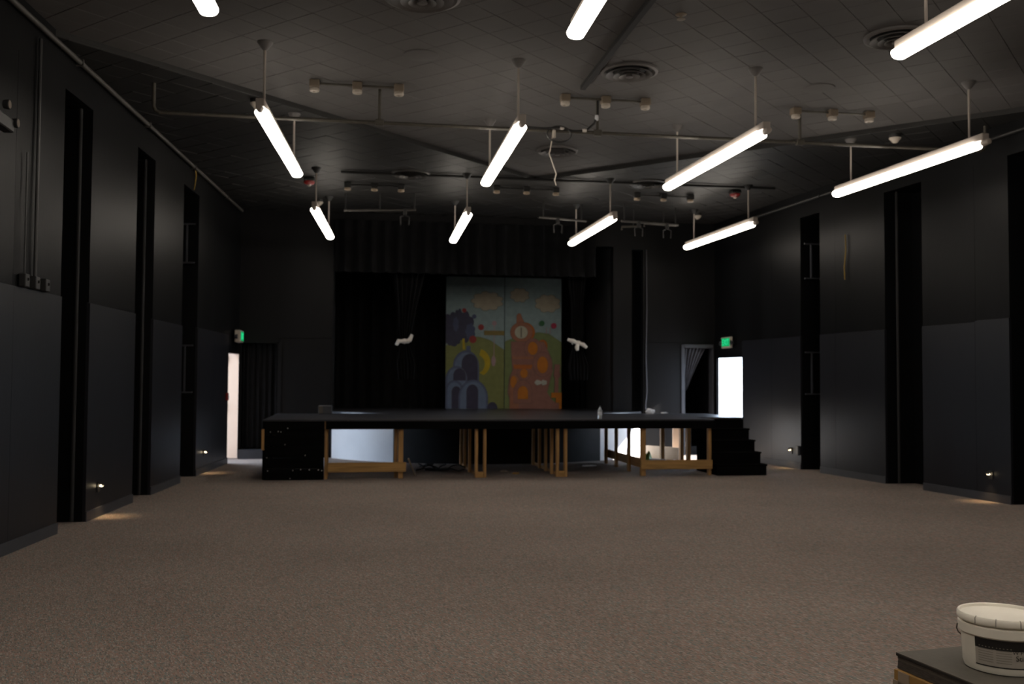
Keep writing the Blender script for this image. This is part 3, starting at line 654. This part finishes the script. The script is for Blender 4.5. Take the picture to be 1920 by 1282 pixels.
# detectors and alarms
for px, py, lb in ((482, 176, 'cream smoke detector above the conduit on the cream door side'), (1678, 243, 'cream smoke detector above the conduit on the blazing exit side'), (598, 374, 'cream smoke detector near the stage on the cream door side'), (1308, 400, 'cream smoke detector near the stage on the blazing exit side')):
    p = onz(px, py, ceil_z(*onz(px, py, ZB).xy)); z = ceil_z(p.x, p.y)
    t = thing('smoke_detector', lb, 'smoke detector', (p.x, p.y, z), group='ceiling smoke detectors')
    part('base', MB().lathe([(.07, z-.045), (.075, z-.0005)], (p.x, p.y, 0), 24), 'black_metal', t, True)
    part('dome', MB().lathe([(.012, z-.115), (.03, z-.11), (.055, z-.08), (.075, z-.06), (.078, z-.046)], (p.x, p.y, 0), 24), 'cream', t, True)
for px, py, lb in ((580, 333, 'red ceiling fire alarm on the cream door side'), (1378, 357, 'red ceiling fire alarm on the blazing exit side')):
    p = onz(px, py, ZB); z = ZB
    t = thing('fire_alarm', lb, 'fire alarm', (p.x, p.y, z), group='red fire alarms')
    part('base', MB().cbox(p.x-.085, p.x+.085, p.y-.085, p.y+.085, z-.06, z-.0005, .015), 'black_metal', t)
    part('body', MB().lathe([(.04, z-.115), (.075, z-.10), (.09, z-.075), (.09, z-.061)], (p.x, p.y, 0), 24), 'red', t, True)
    part('strobe', MB().lathe([(.008, z-.14), (.025, z-.135), (.03, z-.116)], (p.x, p.y, 0), 12), 'cream', t, True)
# stage lighting pipes near the back
def grid_pipe(a, b, z, hang, label, clamps=()):
    P, Q = ony(*a, 17.2), ony(*b, 17.2); P = Vector((P.x, P.y, z)); Q = Vector((Q.x, Q.y+.25*(1 if a[1] < b[1] else -1), z))
    t = thing('lighting_pipe', label, 'pipe', tuple(P), group='stage lighting pipes')
    part('pipe', MB().tube([P, Q], .022, 10), 'dull_pipe', t, True)
    for k in hang:
        h = P.lerp(Q, k); part('hanger', MB().tube([h, (h.x, h.y, ZB-.001)], .014, 8), 'black_metal', t, True)
    for k in clamps:
        h = P.lerp(Q, k); part('clamp', MB().cbox(h.x-.03, h.x+.03, h.y-.035, h.y+.035, z-.09, z+.03, .008), 'black_metal', t)
        part('yoke', MB().tube([(h.x-.07, h.y, z-.26), (h.x-.08, h.y, z-.12), (h.x, h.y, z-.09), (h.x+.08, h.y, z-.12), (h.x+.07, h.y, z-.26)], .01, 6), 'black_metal', t, True)
grid_pipe((645, 392), (778, 386), 4.48, (.02, .5, .98), 'grey lighting pipe under the black ceiling on the cream door side', (.85,))
grid_pipe((1165, 400), (1280, 414), 4.45, (.05, .95), 'grey lighting pipe under the black ceiling on the blazing exit side', (.3, .8))
grid_pipe((1010, 392), (1105, 396), 4.47, (.1, .9), 'grey lighting pipe in the middle of the black ceiling', (.4,))
for a_, b_, lb in (((1166, 425), (1202, 424), 'short bent pipe offcut hung below the lighting pipe near the red alarm'), ((1208, 419), (1268, 423), 'long pale pipe arm hung near the red alarm over the blazing exit')):
    P, Q = ony(*a_, 17.8), ony(*b_, 17.8)
    t = thing('pipe_arm', lb, 'pipe', tuple(P), group='pale pipe arms')
    part('arm', MB().tube([P+Vector((0, 0, -.06)), P, Q], .018, 8), 'grey_metal', t, True)
    part('hanger', MB().tube([(P.lerp(Q, .6).x, P.y, P.lerp(Q, .6).z), (P.lerp(Q, .6).x, P.y, ZB-.001)], .009, 6), 'black_metal', t, True)

# ------------------------------------------------------------------ pipes along the walls, switches, slots
def wall_run(xf, s, Y0, Y1, z, d, r, name, label, m='black_metal'):
    pts = [(xf(Y)-s*d, Y, z) for Y in (Y0, (Y0+Y1)/2, Y1)]
    t = thing(name, label, 'pipe', pts[1])
    part('run', MB().tube(pts, r, 10), m, t, True)
    k = Y0+.8
    while k < Y1:
        x = xf(k); part('strap', MB().box(min(x, x-s*(d+r*1.2)), max(x, x-s*(d+r*1.2)), k-.015, k+.015, z-r*1.25, z+r*1.25), m, t); k += 2.4
wall_run(xl, -1, -2.5, 18.9, 4.70, .045, .026, 'wall_pipe', 'dark pipe along the top of the wall with the cream door', 'dull_pipe')
wall_run(xr, 1, -2.5, 18.9, 4.62, .045, .024, 'wall_pipe', 'dark pipe along the top of the wall with the blazing exit')
for Y, xf, s, z0, z1, lb in ((10.76, xl, -1, .02, 4.35, 'upright pipe in the slot beside the switch boxes'), (13.12, xl, -1, .02, 4.35, 'upright pipe in the slot between two step lights on the cream door wall'), (13.30, xr, 1, .02, 4.35, 'upright pipe in the wide slot on the blazing exit wall')):
    x = xf(Y)+s*.10; single('slot_pipe', MB().tube([(x, Y, z0), (x, Y, z1)], .02, 10), 'black_flat', lb, 'pipe', (x, Y, 0), 'upright slot pipes', True)
for xf, s, Ys, lb in ((xl, -1, 15.55, 'slim shelf rack in the slot nearest the cream door'), (xr, 1, 15.72, 'slim shelf rack in the slot nearest the blazing exit')):
    x = xf(Ys); t = thing('wall_rack', lb, 'rack', (x+s*.2, Ys, 1.5))
    for zz in (1.30, 2.02, 3.3, 3.9): part('bar', MB().box(min(x+s*.03, x+s*.44), max(x+s*.03, x+s*.44), Ys-.015, Ys+.015, zz-.012, zz+.012), 'base', t)
    for zz in (1.31, 3.31): part('post', MB().box(x+s*.15-.012, x+s*.15+.012, Ys-.015, Ys+.015, zz, zz+(.70 if zz < 2 else .58)), 'base', t)
sw = thing('switch_boxes', 'three black switch boxes with conduit on the panelled wall', 'switch', (xl(9.4), 9.4, 2.35))
for Y in (9.10, 9.33, 9.56):
    x = xl(Y); b = part('box', MB().cbox(x+.001, x+.06, Y-.055, Y+.055, 2.305, 2.42, .006), 'black_metal', sw)
    part('toggle', MB().box(x+.06, x+.075, Y-.008, Y+.008, 2.36, 2.385), 'black_metal', b)
for Y in (9.10, 9.33):
    x = xl(Y); part('conduit', MB().tube([(x+.03, Y, 2.415), (x+.03, Y, 4.6 if Y > 9.2 else 3.5)], .016 if Y > 9.2 else .008, 8), 'black_metal', sw, True)
em = thing('emergency_light', 'black twin head emergency light high on the panelled wall', 'emergency light', (xl(8.5), 8.5, 3.6))
x = xl(8.5)+.03
part('body', MB().cbox(x+.001, x+.09, 8.25, 8.62, 3.55, 3.66, .01), 'black_metal', em)
for Y in (8.42, 8.63):
    h = part('lamp_head', MB().lathe([(.015, 0), (.035, .01), (.042, .05), (.038, .056)], (x+.06, Y, 3.74 if Y < 8.5 else 3.64), 16, 'x'), 'black_flat', em, True)
    part('lens', MB().lathe([(.034, .057), (.014, .063)], (x+.06, Y, 3.74 if Y < 8.5 else 3.64), 16, 'x'), 'brown_box', h, True)
# step lights
def step_light(xf, s, Y, z, label):
    x = xf(Y)-s*.013
    t = thing('step_light', label, 'step light', (x, Y, z), group='low wall step lights')
    sgn = -s
    part('plate', MB().cbox(min(x, x+sgn*.008), max(x, x+sgn*.008), Y-.045, Y+.045, z-.06, z+.05, .003), 'black_metal', t)
    pr_ = [(x+sgn*.008, z+.045), (x+sgn*.05, z+.03), (x+sgn*.055, z+.005), (x+sgn*.05, z+.005), (x+sgn*.045, z+.024), (x+sgn*.008, z+.037)]
    part('hood', MB().slab_xz(pr_, Y-.04, Y+.04), 'black_metal', t)
    part('lamp', MB().lathe([(.006, -.012), (.018, -.006), (.022, .0), (.016, .010)], (x+sgn*.034, Y, z+.006), 14), 'step_lamp', t, True)
    l = bpy.data.lights.new('step_light_bulb', 'SPOT'); l.energy = 5; l.color = (1, .66, .32); l.spot_size = R(100); l.spot_blend = .9; l.shadow_soft_size = .012
    o = bpy.data.objects.new('step_light_bulb', l); C.objects.link(o); o.location = (x+sgn*.055, Y, z-.04); o.rotation_euler = (0, R(-14)*sgn, 0)
step_light(xl, -1, 11.21, .33, 'small hooded step light with a warm glow beside the switch box slot')
step_light(xl, -1, 16.19, .33, 'small hooded step light with a warm glow near the cream door')
step_light(xr, 1, 16.12, .31, 'small hooded step light with a warm glow near the black stairs')
step_light(xr, 1, 11.30, .34, 'small hooded step light with a warm glow on the broad panel far from the stairs')
# exit signs
def exit_sign(xf, s, Y0, Y1, z, th, label):
    Y = (Y0+Y1)/2; x = xf(Y)-s*.002; sg = -s; h = .22
    t = thing('exit_sign', label, 'exit sign', (x, Y, z), group='green exit signs')
    X = lambda a, b: (min(x+sg*a, x+sg*b), max(x+sg*a, x+sg*b))
    a, b = X(.012, th); part('housing', MB().cbox(a, b, Y0, Y1, z-h/2, z+h/2, .006), 'cream', t)
    a, b = X(th, th+.004); part('face', MB().box(a, b, Y0+.03, Y1-.03, z-h/2+.03, z+h/2-.02), 'exit_glow', t)
    o = bpy.data.objects.new('lettering', text_mesh('EXIT', .17, 'exit_letter')); C.objects.link(o); o.parent = t
    o.rotation_euler = (R(90), 0, R(90)*sg); o.location = (sg*(th+.006), 0, 0)
    for yy in (Y0-.05, Y1+.05):
        part('lamp_head', MB().lathe([(.015, .01), (.035, .02), (.045, .07), (.04, .075)], (x, yy, z-.01), 14, 'x') if sg > 0 else MB().lathe([(.015, -.01), (.035, -.02), (.045, -.07), (.04, -.075)], (x, yy, z-.01), 14, 'x'), 'base', t, True)
exit_sign(xl, -1, 18.42, 18.92, 2.30, .12, 'green lit exit sign above the exit with the cream door')
exit_sign(xr, 1, 18.26, 18.74, 2.29, .06, 'green lit exit sign above the blazing exit')
# alarm pull, outlet, cords
x = xl(17.86); t = thing('alarm_pull', 'small red alarm pull station beside the cream door exit', 'alarm pull', (x, 17.86, 1.2))
part('body', MB().cbox(x+.013, x+.055, 17.80, 17.90, 1.13, 1.26, .006), 'red', t); part('handle', MB().box(x+.055, x+.066, 17.82, 17.88, 1.18, 1.20), 'cream', t)
x = xr(15.86); t = thing('outlet_box', 'grey outlet box low beside the slot nearest the blazing exit', 'outlet', (x, 15.86, .32))
part('box', MB().cbox(x-.05, x-.013, 15.82, 15.91, .24, .40, .005), 'base', t); part('cover', MB().box(x-.054, x-.05, 15.83, 15.90, .25, .39), 'grey_metal', t)
for pts, xf, lb in (([(366, 310), (368, 330), (364, 356)], xl, 'thin yellow rope hanging at the top of the wall with the cream door'), ([(1585, 440), (1586, 470), (1583, 500), (1584, 524)], xr, 'thin yellow rope hanging on the wall with the blazing exit')):
    q = []
    for px, py in pts:
        d = ray(px, py); lo, hi = 2.0, 30.0
        for _ in range(40):
            mid = (lo+hi)/2; P = CAM+d*mid
            if (P.x > xl(P.y)+.03 if xf is xl else P.x < xr(P.y)-.03): lo = mid
            else: hi = mid
        q.append(CAM+d*lo)
    single('yellow_rope', MB().tube(q, .009, 6), 'yellow', lb, 'rope', tuple(q[0]), smooth=True)

# ------------------------------------------------------------------ on and under the stage
p = onz(1127, 786, ZS)
bt = thing('water_bottle', 'clear plastic water bottle standing on the stage edge', 'bottle', (p.x, p.y+.08, ZS)); bx, by = p.x, p.y+.08
part('body', MB().lathe([(.028, ZS+.0005), (.034, ZS+.008), (.034, ZS+.06), (.031, ZS+.075), (.034, ZS+.09), (.034, ZS+.135), (.026, ZS+.165), (.014, ZS+.182), (.014, ZS+.195)], (bx, by, 0), 20), 'bottle', bt, True)
part('label_band', MB().lathe([(.0345, ZS+.062), (.0352, ZS+.064), (.0352, ZS+.118), (.0345, ZS+.12)], (bx, by, 0), 20, close=False), 'paper', bt, True)
part('cap', MB().lathe([(.016, ZS+.192), (.016, ZS+.212), (.013, ZS+.214)], (bx, by, 0), 16), 'black_metal', bt, True)
p = onz(609, 776, ZS); t = thing('floor_box', 'small dark grey box at the back of the stage by the wall', 'box', (p.x, 17.5, ZS)); bx = ony(609, 770, 17.5).x
part('body', MB().cbox(bx-.11, bx+.13, 17.4, 17.58, ZS+.0005, ZS+.15, .01), 'base', t); part('end_panel', MB().box(bx-.105, bx-.03, 17.392, 17.4, ZS+.015, ZS+.14), 'sheet', t)
# cable hanging by the slot, bright edge and clutter at the back of the stage
p = ony(1212, 700, YB-.04)
t = thing('wall_cable', 'pale hanging cable down the wall edge right of the stage opening', 'cable', (p.x, YB-.04, ZS))
part('run', MB().tube([(p.x+.0, YB-.04, 4.2), (p.x+.01, YB-.04, 3.0), (p.x-.01, YB-.045, 2.0), (p.x+.01, YB-.045, 1.3), (p.x-.02, YB-.05, 1.05), (p.x-.03, YB-.08, .93)], .011, 8), mat('blue_grey_cable', (.07, .072, .085), .6, .1, 9), t, True)
def crumple(name, cx, cy, z, r, h, m, label, cat, seed, group=None):
    rr = random.Random(seed); bm = bmesh.new(); bmesh.ops.create_icosphere(bm, subdivisions=2, radius=1)
    mb = MB(); vs = []
    for v in bm.verts:
        k = rr.uniform(.65, 1.1); vs.append((cx+v.co.x*r*k, cy+v.co.y*r*k, z + .0005 + max(0, (v.co.z*k+.45)*h/1.4)))
    mb.add(vs, [tuple(v.index for v in f.verts) for f in bm.faces]); bm.free()
    return single(name, mb, m, label, cat, (cx, cy, z), group)
p = ony(1219, 770, 17.55); crumple('crumpled_plastic', p.x, 17.55, ZS, .09, .11, 'paper', 'crumpled pale plastic lying at the back of the stage near the wall cable', 'plastic', 3)
p = ony(1245, 772, 17.6); crumple('plastic_scrap', p.x, 17.6, ZS, .08, .03, 'paper', 'flat pale plastic scrap at the stage back edge', 'plastic', 4)
# under the stage
P, Q = ony(766, 860, 14.92), onz(778, 891, .015)
single('loose_stick', MB().tube([(Q.x, Q.y-.02, .016), (P.x, P.y+.02, P.z)], .014, 6), 'tape', 'thin pale stick leaning against the stage front', 'stick', (Q.x, Q.y, 0))
rr = random.Random(11)
for k in range(10):
    px = rr.uniform(790, 850); p = onz(px, rr.uniform(876, 884), .02); a = rr.uniform(-.9, .4); L = rr.uniform(.25, .5)
    pts = [(p.x+L*(t-.5)*math.cos(a), p.y+L*(t-.5)*math.sin(a)+.1, .016+.012*k*abs(math.sin(3*t+k)) ) for t in (0, .25, .5, .75, 1)]
    single('cable_offcut', MB().tube(pts, .013, 6), 'cable', 'black cable offcut in the heap under the stage', 'cable', tuple(pts[0]), 'black cable offcuts under the stage', True)
for k, (px, py, m, lb) in enumerate(((945, 883, 'tape', 'tan paper scrap on the floor under the middle bay of the stage'), (968, 887, 'card', 'brown cardboard scrap on the floor under the middle bay of the stage'), (1105, 873, 'paper', 'white paper scrap on the floor beside the receding stud frame'))):
    p = onz(px, py, .01); crumple('paper_scrap', p.x, p.y, 0, .07 if k < 2 else .13, .03, m, lb, 'scrap', 20+k)
for px, py, r_, h_, lb, sd in ((1228, 862, .24, .10, 'heap of white plastic sheet under the stage behind the front rail', 31), (1262, 864, .11, .07, 'small white plastic heap beside the larger sheet under the stage', 32), (1291, 862, .06, .07, 'small white plastic lump between the pine studs under the stage', 33)):
    p = onz(px, 868, 0); crumple('plastic_sheet', p.x, min(p.y, 17.2), 0, r_, h_, 'paper', lb, 'plastic', sd)
p = onz(1208, 865, 0); crumple('green_bag', p.x+.05, p.y-.1, 0, .08, .2, 'green', 'small green plastic bag under the stage by the corner stud', 'bag', 40)
P, Q = ony(1211, 846, 18.6), ony(1272, 851, 17.9)
mb = MB(); d = (Q-P).normalized(); n_ = Vector((-d.y, d.x, 0)).normalized()*.02
mb.prism([(P.x, P.y), (Q.x, Q.y), (Q.x+n_.x, Q.y+n_.y), (P.x+n_.x, P.y+n_.y)], .0, .24)
single('pale_plank', mb, 'tape', 'pale plank on edge on the floor under the stage behind the studs', 'plank', (P.x, P.y, 0))
p = ony(1267, 830, 18.4); single('cream_board', MB().prism([(p.x-.06, 18.4), (p.x+.06, 18.38), (p.x+.065, 18.41), (p.x-.055, 18.43)], .0, .86), 'door', 'upright cream board lit by daylight under the stage', 'board', (p.x, 18.4, 0))

# ------------------------------------------------------------------ pail on the stacked sheets
ZT = .475
c0 = onz(1680, 1222, ZT); e1 = onz(1800, 1211.5, ZT); e2 = onz(1825, 1283, ZT)
u1 = (e1-c0).normalized(); u2 = (e2-c0); u2 = (u2 - u1*u2.dot(u1)).normalized()
W1, W2 = .75, .62
def rect(o, a, b, w0=0, h0=0, w=None, h=None):
    w = W1 if w is None else w; h = W2 if h is None else h
    f = lambda s, t: ((o+a*s+b*t).x, (o+a*s+b*t).y); return [f(w0, h0), f(w, h0), f(w, h), f(w0, h)]
bxo = thing('cardboard_box', 'brown cardboard box topped with stacked dark sheets under the pail', 'box', (c0.x, c0.y, 0))
part('carton', MB().prism(rect(c0, u1, u2, -.012, .004, W1, W2), 0, ZT-.062), 'card', bxo)
f = lambda s, t: ((c0+u1*s+u2*t).x, (c0+u1*s+u2*t).y)
part('tape_strip', MB().prism([f(-.016, .03), f(-.012, .03), f(-.012, .09), f(-.016, .09)], .30, ZT-.062), 'tape', bxo)
part('tape_strip', MB().prism([f(-.016, .0), f(-.016, .07), f(-.011, .07), f(-.011, .0)], ZT-.13, ZT-.10), 'tape', bxo)
sh = thing('sheet_stack', 'stack of dark grey sheets with ragged edges on the cardboard box', 'sheets', (c0.x, c0.y, ZT-.06))
zz = ZT-.06; rr = random.Random(5)
for k, (th, m) in enumerate(((.010, 'sheet2'), (.009, 'sheet2'), (.010, 'sheet2'), (.008, 'sheet'), (.010, 'sheet2'), (.0085, 'ink'), (.004, 'sheet'))):
    j = rr.uniform(.0, .006) if k < 5 else 0
    part('sheet', MB().prism(rect(c0, u1, u2, j, j*.8, W1-.02, W2-.02), zz+.0003, zz+th), m, sh); zz += th
ztop = zz
# pail
RB = .148
def proj(P):
    d = Vector(P)-CAM; k = d.dot(FW); return CX+F*d.dot(RT)/k, CY-F*d.dot(UP)/k
pc = onz(1881, 1250, ztop)
pail = thing('paint_pail', 'white plastic pail with a lid and black banded label', 'pail', (pc.x, pc.y, ztop)); X, Y, z = pc.x, pc.y, ztop
h = .195
part('body', MB().lathe([(RB*.80, z+.0005), (RB*.87, z+.004), (RB*.90, z+.02), (RB*.945, z+h-.055), (RB*.945, z+h-.05)], (X, Y, 0), 64), 'plastic', pail, True)
part('collar', MB().lathe([(RB*.945, z+h-.066), (RB*1.0, z+h-.064), (RB*1.005, z+h-.034), (RB*.97, z+h-.031), (RB*.94, z+h-.03)], (X, Y, 0), 64, close=False), 'plastic', pail, True)
part('neck', MB().lathe([(RB*.93, z+h-.05), (RB*.935, z+h-.015)], (X, Y, 0), 64), 'plastic', pail, True)
lid = part('lid', MB().lathe([(RB*.94, z+h-.022), (RB*1.02, z+h-.022), (RB*1.03, z+h-.018), (RB*1.025, z+h-.002), (RB*1.0, z+h+.003), (RB*.965, z+h+.001), (RB*.95, z+h-.008), (RB*.93, z+h-.010), (.001, z+h-.009)], (X, Y, 0), 64, close=False), 'plastic', pail, True)
vdir = math.atan2(-Y, -X)                          # towards the viewer
def wrap(a0, a1, z0, z1, off, n=28):
    mb = MB(); vs = []; r0 = lambda zz: RB*(.90+.045*(zz-z-.02)/(h-.075))
    for zz in (z0, z1):
        for i in range(n+1):
            a = vdir+R(a0+(a1-a0)*i/n); rr_ = r0(zz)+off; vs.append((X+rr_*math.cos(a), Y+rr_*math.sin(a), zz))
    return mb.add(vs, [(i, i+1, n+2+i, n+1+i) for i in range(n)])
part('label', wrap(-40, 95, z+.028, z+h-.07, .0006), 'label', pail, True)
part('label_band', wrap(-40, 95, z+h-.105, z+h-.0705, .0011), 'ink', pail, True)
part('label_line', wrap(-40, 95, z+.028, z+.032, .0011), 'ink', pail, True)
for k in range(7): part('label_print', wrap(-35, -13, z+.045+k*.0085, z+.0475+k*.0085, .0010), 'ink_soft', pail, True)
for k in range(7): part('label_print', wrap(-9, 12, z+.045+k*.0085, z+.0475+k*.0085, .0010), 'ink_soft', pail, True)
for body, sz, ang, zz in (('W Pro', .020, 24, z+.086), ('Stix', .026, 25, z+.066)):
    me = text_mesh(body, sz, 'ink', .0004); ctr = vdir+R(ang); rl = RB*.925+.0013
    for v in me.vertices:
        a = ctr + v.co.x/rl; v_ = (rl*math.cos(a), rl*math.sin(a), zz-z+v.co.y); v.co = v_
    o = bpy.data.objects.new('label_lettering', me); C.objects.link(o); o.parent = pail
for ang in (-35, -8, 22, 50):
    a = vdir+R(ang); r_ = RB*1.032; part('lid_tab', MB().tube([(X+r_*math.cos(a), Y+r_*math.sin(a), z+h-.022), (X+r_*math.cos(a), Y+r_*math.sin(a), z+h-.001), (X+RB*.985*math.cos(a), Y+RB*.985*math.sin(a), z+h+.004)], .0014, 5), 'ink_soft', lid)
a0 = vdir - R(80)
hp = [(X+RB*1.02*math.cos(a0+R(10)*0), Y+RB*1.02*math.sin(a0), z+h-.05)]
for k in range(1, 10):
    a = a0 + R(-14*k) if False else a0 - R(12*k)
    hp.append((X+RB*1.03*math.cos(a), Y+RB*1.03*math.sin(a), z+h-.05-.075*math.sin(math.pi*k/10)))
part('handle', MB().tube(hp, .0025, 6), 'grey_metal', pail, True)
